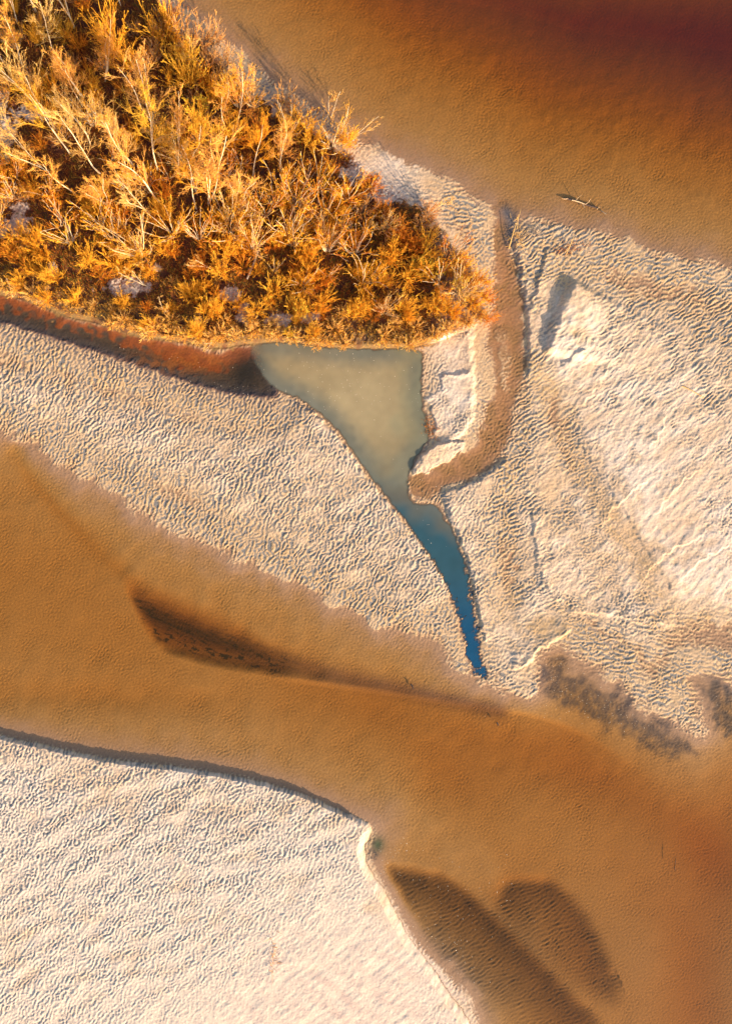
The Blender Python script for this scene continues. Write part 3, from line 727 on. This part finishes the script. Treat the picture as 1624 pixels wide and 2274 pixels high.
for u, v, h in [(439,262,3.0),(915,600,2.0),(668,700,1.8),(960,610,2.4),(1010,640,2.2),(640,745,1.4)]:
    plant('yellow', u, v, h)
for u, v, h, lean in [(366,700,3.6,(.0,.05)),(727,275,4.2,(.1,.05)),(782,305,3.4,(.5,.25)),(335,735,2.4,(-.1,-.2)),(472,762,2.6,(0,-.4)),(468,600,3.2,(-.5,.1)),(328,640,3.6,(-.7,.1)),(948,480,3.6,(.25,.1)),(108,668,2.2,(0,-.4)),(940,765,1.8,(.3,-.2))]:
    plant('bare', u, v, h, lean)
# low bushes along the pond and backwater bank
bank = [(10,640),(40,650),(75,655),(250,722),(275,715),(300,730),(330,742),(350,735),(380,745),(410,748),(440,752),(465,755),(490,745),(520,748),(560,738),(590,742),(615,748),(650,752),(680,758),(705,762),(730,762),(760,765),(850,750),(880,760),
        (905,765),(930,762),(960,745),(985,735),(1010,725),(700,730),(560,720),(600,725),(740,735),(870,725),(920,730),(500,715),(445,725),(380,715),(1035,715),(1060,700)]
for i, (u, v) in enumerate(bank): plant('straw', u, v, 1.2 + .5 * ((i * 7) % 5) / 4)

# fill of the thicket between them
V_POLY = [(-60,-60),(330,-60),(390,60),(450,108),(525,182),(590,248),(680,302),(765,345),(745,400),(800,470),(900,500),(960,520),(1010,560),(1060,620),(1080,690),(1010,725),(930,745),(830,735),(740,745),(640,735),(545,740),(440,740),(300,715),(200,680),(100,655),(-60,620)]
fr = random.Random(5)
VP = np.array(V_POLY, float)
def inp(u, v, P=VP): return bool(inside(P, np.array([u], float), np.array([v], float))[0])
gaps = [(15,300,34),(75,262,34),(45,490,36),(285,640,30),(510,655,26),(540,700,20),(600,195,40),(260,170,20),(330,200,30),(620,712,22),(290,235,26),(245,225,22),(600,350,22),(680,380,22),(810,500,18)]
pts = [(p[1], p[2]) for p in PLANTS]
tries = 0; added = 0
while tries < 9000 and added < 235:
    tries += 1
    u = fr.uniform(-60, 1085); v = fr.uniform(-60, 745)
    if not inp(u, v): continue
    if any(math.hypot(u - a_, v - b_) < r_ for a_, b_, r_ in gaps): continue
    if min(math.hypot(u - a_, v - b_) for a_, b_ in pts) < (15.5 if v > 430 else 24): continue
    pts.append((u, v)); added += 1
    q = fr.random(); se = (u * .5 + v) / 900
    if v < 330 and u < 500:
        k = 'rosy' if q < .45 else 'tree' if q < .58 else 'gold' if q < .8 else 'orange'
    elif v < 560:
        k = 'willow' if q < .30 else 'gold' if q < .58 else 'orange' if q < .84 else 'rosy'
    else:
        k = 'gold' if q < .40 else 'orange' if q < .68 else 'willow' if q < .76 else 'straw'
    h = {'tree': 5.6, 'willow': 3.8, 'gold': 2.7, 'orange': 2.2, 'rosy': 2.4, 'straw': 1.4}[k] * fr.uniform(.75, 1.15)
    if v > 600: h *= .8
    plant(k, u, v, h)

# --- words that single each plant out
def zone(u, v):
    if u < 0 or v < 0: return 'at the very edge of the photo'
    if v > 640 and u < 320: return 'on the bank of the rusty backwater'
    if v > 640 and u < 560: return 'where the rusty backwater meets the pond'
    if v > 640 and u < 950: return 'on the bank above the murky pond'
    if u >= 930: return 'on the right tip of the thicket'
    if v < 130: return 'near the top left corner' if u < 200 else 'below the top edge by the river'
    if v < 340: return 'in the left part near the grey sand' if u < 150 else 'in the upper thicket' if u < 420 else 'along the river shore'
    if v < 500: return 'in the left middle of the thicket' if u < 240 else 'in the heart of the thicket' if u < 540 else 'behind the shaded river beach'
    return 'above the backwater bank' if u < 240 else 'in the lower middle thicket' if u < 560 else 'above the pond bank, left half' if u < 760 else 'above the pond bank, right half'
ORD = ['first','second','third','fourth','fifth','sixth','seventh','eighth','ninth','tenth','eleventh','twelfth','thirteenth','fourteenth','fifteenth','sixteenth','seventeenth','eighteenth','nineteenth','twentieth']
groups = {}
for p in PLANTS: groups.setdefault((p[0], zone(p[1], p[2])), []).append(p)
for (k, z), L_ in groups.items():
    L_.sort(key=lambda p: p[1])
    for i, p in enumerate(L_):
        w = INFO[k][4]
        z = z
        if len(L_) == 1: p[8] = f"the only {w} {z}"
        else: p[8] = f"{w} {z}, " + ("leftmost there" if i == 0 else "rightmost there" if i == len(L_) - 1 else f"{ORD[min(i, 19)]} from left")

PNAMES = ('leaves',)
count = {}
for kind, u, v, x, y, h, lean, var, label in PLANTS:
    nm, p1, p2, nom, words = INFO[kind]
    vs_ = PROTO[kind]; c_ = count.get(kind, 0); count[kind] = c_ + 1
    meshes = vs_[(c_ * 7 + c_ // 3) % len(vs_)]
    root = bpy.data.objects.new(nm, None); COL.objects.link(root); root.empty_display_size = .3
    root.location = (x, y, max(zat(x, y), 0) - .02)
    sc = h / nom; g_ = rr_.uniform(.92, 1.08)
    root.scale = (sc * g_, sc * rr_.uniform(.85, 1.15), sc * (1.0 if kind == 'tree' else rr_.uniform(.9, 1.15)))
    root.rotation_euler = (-lean[1] + rr_.gauss(0, .04), lean[0] + rr_.gauss(0, .04), 0)
    tag(root, label, 'tree' if kind in ('tree', 'willow', 'bare') else 'shrub', {'tree': 'tall pale trees on the island', 'willow': 'golden willows on the island', 'bare': 'bare cream trees on the island'}.get(kind, 'shrubs on the island'))
    rz = rr_.uniform(0, 6.28)
    for pn, mm in zip((p1, p2, 'leaves'), meshes):
        o = link(pn, mm, root); o.rotation_euler = (0, 0, rz)

# ------------------------------------------------------------------ undergrowth: dry grass and fallen leaves (uncountable)
def undergrowth():
    g = np.random.default_rng(21); n_ = 420000
    x = g.uniform(W(-120, 0)[0], W(1090, 0)[0], n_); y = g.uniform(W(0, 790)[1], W(0, -120)[1], n_)
    i = np.clip(((x + HX) / STEP).astype(int), 0, NX - 1); j = np.clip(((y + HY) / STEP).astype(int), 0, NY - 1)
    keep = (isl_m[j, i] * (1 - .93 * pm[j, i]) > g.random(n_)) & (dG[j, i] > .05)
    keep &= (n_sm[j, i] + .5 * n_mid[j, i]) > g.normal(-.6, .9, n_)
    x, y, i, j = x[keep], y[keep], i[keep], j[keep]; n_ = len(x)
    z = H[j, i]
    st_ = straw[j, i]
    ln = g.uniform(.12, .6, n_) * (1 - .35 * st_); az = g.uniform(0, 6.28, n_); til = g.uniform(.1, 1.2, n_)
    dx, dy, dz = np.cos(az) * np.sin(til) * ln, np.sin(az) * np.sin(til) * ln, np.cos(til) * ln
    w = g.uniform(.012, .035, n_); px_, py_ = -np.sin(az) * w, np.cos(az) * w
    a_ = np.stack([x - px_, y - py_, z], 1); b2 = np.stack([x + px_, y + py_, z], 1); c2 = np.stack([x + dx, y + dy, z + dz], 1)
    V = np.stack([a_, b2, c2], 1).reshape(-1, 3); F = np.arange(n_ * 3).reshape(-1, 3)
    pal = np.array([(.14, .04, .018), (.30, .09, .018), (.50, .19, .025), (.66, .34, .05), (.08, .03, .02), (.12, .11, .02)], np.float32)
    pr = g.random(n_) + .14 * n_sm[j, i] + .22 * sstep(W(0,330)[1], W(0,560)[1], y)  # colour shift in the lower thicket paints in grass catching the sun
    ci = np.digitize(pr, [.28, .52, .74, .86, .97]); ci = np.where(st_ > g.random(n_), 3, ci)
    C_ = pal[ci] * g.uniform(.7, 1.25, (n_, 1))
    m, nn, ll, b = nt('dry_grass'); at = nn.new('ShaderNodeAttribute'); at.attribute_name = 'albedo'; ll.new(at.outputs['Color'], b.inputs['Base Color']); b.inputs['Roughness'].default_value = .8
    b.inputs['Specular IOR Level'].default_value = .15
    me = mesh_np('undergrowth', V, F, 3, m, False)
    a = me.attributes.new('albedo', 'FLOAT_COLOR', 'POINT')
    cc = np.repeat(np.concatenate([C_, np.ones((n_, 1))], 1), 3, axis=0).astype(np.float32); a.data.foreach_set('color', cc.ravel())
    o = link('undergrowth', me); tag(o, 'rust brown dry grass and fallen leaves covering the island floor', 'undergrowth', kind='stuff')
undergrowth()

# ------------------------------------------------------------------ driftwood and sticks
def log_obj(name, lines_main, branches, label, cat, mat, bmat=None, k=8, z=None, group=None):
    root = None
    V, F = tubes(lines_main, k); me = mesh_np(name + '_body', V, F, 4, mat)
    if branches:
        root = bpy.data.objects.new(name, None); COL.objects.link(root)
        root.location = tuple(lines_main[0][0][0])
        o = link('trunk', me, root); o.location = -root.location
        for b_ in branches:
            V, F = tubes([b_], 5); o = link('branch', mesh_np('branch', V, F, 4, bmat or mat), root); o.location = -root.location
    else:
        root = link(name, me)
    tag(root, label, cat, group); return root
def G(u, v, z): x, y = W(u, v); return np.array((x, y, z))
def Gz(u, v, dz=0):
    x, y = W(u, v); return np.array((x, y, max(zat(x, y), 0) + dz))
# source zoom of the river log: 300 px wide at 2200,740 -> 1624 px
def Lg(a_, b_, z): return G((2200 + a_ / 5.413) * .555, (740 + b_ / 5.413) * .555, z)
rt = log_obj('driftwood_log', [([Lg(330,295,.0), Lg(420,312,.05), Lg(520,345,.07), Lg(640,380,.05), Lg(740,420,.03), Lg(880,462,.03), Lg(1020,490,.0)], .11, .08)],
   [([Lg(240,300,.10), Lg(300,308,.10), Lg(370,300,.06)], .04, .08), ([Lg(545,330,.08), Lg(575,290,.30), Lg(620,260,.5)], .035, .02), ([Lg(750,430,.04), Lg(790,395,.3), Lg(815,345,.5)], .035, .02),
    ([Lg(680,400,.05), Lg(705,460,.10), Lg(730,515,.12)], .06, .04), ([Lg(1000,520,.02), Lg(1040,490,.2), Lg(1060,500,.3)], .04, .03), ([Lg(1090,550,.0), Lg(1140,600,.08), Lg(1195,640,.10)], .04, .08)],
   'long half-sunken dark driftwood log with pale broken branches lying in the river', 'log', M['soaked'], M['dead'])
V, F = tubes([(np.array([Lg(450,335,.12), Lg(520,352,.15), Lg(640,385,.12), Lg(750,425,.08)]), .065, .045)], 7)
o = link('bare_wood', mesh_np('bare_wood', V, F, 4, M['dead']), rt); o.location = -rt.location
def stick(name, pts, r0, r1, label, cat, mat, group=None):
    V, F = tubes([(np.array(pts), r0, r1)], 6); o = link(name, mesh_np(name, V, F, 4, mat)); tag(o, label, cat, group); return o
stick('fallen_trunk', [Gz(478,334,.5), Gz(510,326,.7), Gz(540,320,.75), Gz(566,316,.7)], .13, .09, 'grey fallen trunk lying across the dark gap in the upper thicket', 'log', M['bark_grey'])
stick('fallen_trunk', [Gz(548,625,.3), Gz(560,600,.4), Gz(575,560,.5)], .12, .07, 'brown fallen trunk lying steeply in the lower middle thicket', 'log', M['bark_grey'])
stick('fallen_trunk', [Gz(822,666,.25), Gz(840,680,.3), Gz(868,692,.3)], .08, .05, 'grey fallen trunk near the bank above the pond', 'log', M['bark_grey'])
stick('fallen_trunk', [Gz(14,278,.2), Gz(6,250,.3), Gz(-10,215,.4)], .12, .08, 'grey fallen trunk at the left edge by the grey sand', 'log', M['bark_grey'])
stick('fallen_trunk', [Gz(170,540,.3), Gz(150,500,.5), Gz(120,470,.5)], .08, .05, 'thin grey fallen trunk right of the lower left sand patch', 'log', M['bark_grey'])
stick('post', [Gz(28,660,-.1), Gz(28,640,.2), Gz(27,628,.9)], .07, .06, 'short weathered wooden post at the edge of the rusty backwater', 'post', M['dead'])
stick('stick', [Gz(1128,552,.05), Gz(1134,525,.35), Gz(1140,500,.6)], .045, .025, 'long pale stick stranded at the mouth of the brown channel', 'stick', M['twig_straw'])
stick('stick', [Gz(1146,510,.1), Gz(1146,492,.3), Gz(1151,470,.5)], .03, .015, 'thin upright stick on the point of the right sandbar', 'stick', M['twig_straw'])
stick('stick', [Gz(1254,566,.1), Gz(1262,545,.3), Gz(1268,528,.45)], .04, .02, 'pale stick in the dry weeds of the right sandbar', 'stick', M['twig_straw'])
stick('stick', [G(1496,1932,.02), G(1497,1915,.04), G(1499,1902,.03)], .032, .02, 'dark stick floating in the lower right river', 'stick', M['soaked'])
stick('stick', [G(911,1519,.02), G(915,1523,.06), G(916,1530,.02)], .09, .05, 'small dark stick drifting by the end of the scour hole', 'stick', M['soaked'])
stick('stick', [G(1102,1604,.02), G(1104,1608,.05), G(1106,1611,.02)], .08, .05, 'small black stick drifting below the pond mouth', 'stick', M['soaked'])
stick('stick', [G(1578,795,.0), G(1582,792,.04), G(1586,788,.0)], .06, .04, 'small dark stick half buried in the right sandbar', 'stick', M['soaked'])
stick('stick', [Gz(1510,858,.04), Gz(1530,868,.12), Gz(1560,884,.04)], .035, .02, 'thin pale stick lying on the ripples of the right sandbar', 'stick', M['twig_straw'])
# dry weeds stranded on the point
def weeds(u, v, n_, spr, label, seed, mat, L=(.3, .8)):
    rnd = random.Random(seed); S = []
    for i in range(n_):
        q = rnd.gauss(0, 1), rnd.gauss(0, 1)
        p = Gz(u + q[0] * spr[0] + q[1] * spr[2], v + q[1] * spr[1] + q[0] * spr[3], .02)
        S.append((curve(p, (rnd.gauss(.3, .7), rnd.gauss(.3, .5), rnd.uniform(.1, .6)), rnd.uniform(*L), 3, .2, -.05, rnd), .018, .010))
    V, F = tubes(S, 3); o = link('weeds', mesh_np('weeds', V, F, 4, mat, False)); tag(o, label, 'weeds')
weeds(1145,530,60,(9,22,0,0),'straw-coloured dry weeds caught on the point of the right sandbar',1,M['twig_straw'])
weeds(1175,516,70,(22,7,0,-3),'brown dead weeds strewn across the ripples just right of the channel mouth',2,M['bark_grey'],(.2,.5))
weeds(1262,555,70,(26,8,0,-4),'matted dark weeds with pale stalks lower on the right sandbar',3,M['leaf_rust'],(.2,.6))
weeds(605,2108,26,(4,22,0,0),'thin faint dry stalks on the smooth lower left sand',4,M['twig_rose'],(.4,.9))
weeds(955,950,90,(9,14,0,4),'dark red rotting weeds on the wet sand at the pond edge',5,M['leaf_rust'],(.15,.35))

# pale shells and foam flecks too many to count
def flecks():
    g = np.random.default_rng(3); P = []
    def add(u, v, n_, su, sv): P.extend(zip(g.normal(u, su, n_), g.normal(v, sv, n_)))
    add(300,815,40,140,20); add(430,865,60,80,10); add(1230,1480,50,40,30); add(1290,1550,60,70,30); add(1380,1590,40,50,20); add(850,1930,26,20,35); add(930,2010,60,60,50); add(880,1890,24,25,10)
    add(780,850,140,90,45); add(1000,2150,40,40,40); add(1060,1960,20,60,30); add(1000,2080,60,90,60); add(950,1120,26,40,60); add(1250,500,12,60,10); add(1560,1560,16,20,30); add(960,940,30,10,25)
    S = []
    V, F = [], []
    ico = np.array([(1,0,0),(-1,0,0),(0,1,0),(0,-1,0),(0,0,1),(0,0,-1)], float); fi = np.array([(0,2,4),(2,1,4),(1,3,4),(3,0,4),(2,0,5),(1,2,5),(3,1,5),(0,3,5)])
    for q, (u, v) in enumerate(P):
        p = Gz(u, v, .005); s_ = g.uniform(.018, .045) * np.array((1, g.uniform(.5, 1), .35))
        a_ = g.uniform(0, 6.28); c_, d_ = math.cos(a_), math.sin(a_); I = ico * s_; I = np.stack([I[:, 0] * c_ - I[:, 1] * d_, I[:, 0] * d_ + I[:, 1] * c_, I[:, 2]], 1)
        V.append(I + p); F.append(fi + 6 * q)
    m, nn, ll, b = nt('shell'); no = nn.new('ShaderNodeTexNoise'); no.inputs['Scale'].default_value = 2
    rp = nn.new('ShaderNodeValToRGB'); rp.color_ramp.elements[0].color = (.55, .42, .28, 1); rp.color_ramp.elements[1].color = (.8, .78, .72, 1); ll.new(no.outputs[0], rp.inputs[0]); ll.new(rp.outputs[0], b.inputs['Base Color'])
    o = link('shells', mesh_np('shells', np.concatenate(V), np.concatenate(F), 3, m, False)); tag(o, 'tiny pale shells and foam flecks scattered over wet sand and still water', 'shells', kind='stuff')
flecks()
print('plants', len(PLANTS), {k: count[k] for k in count}, 'verts', NX * NY)
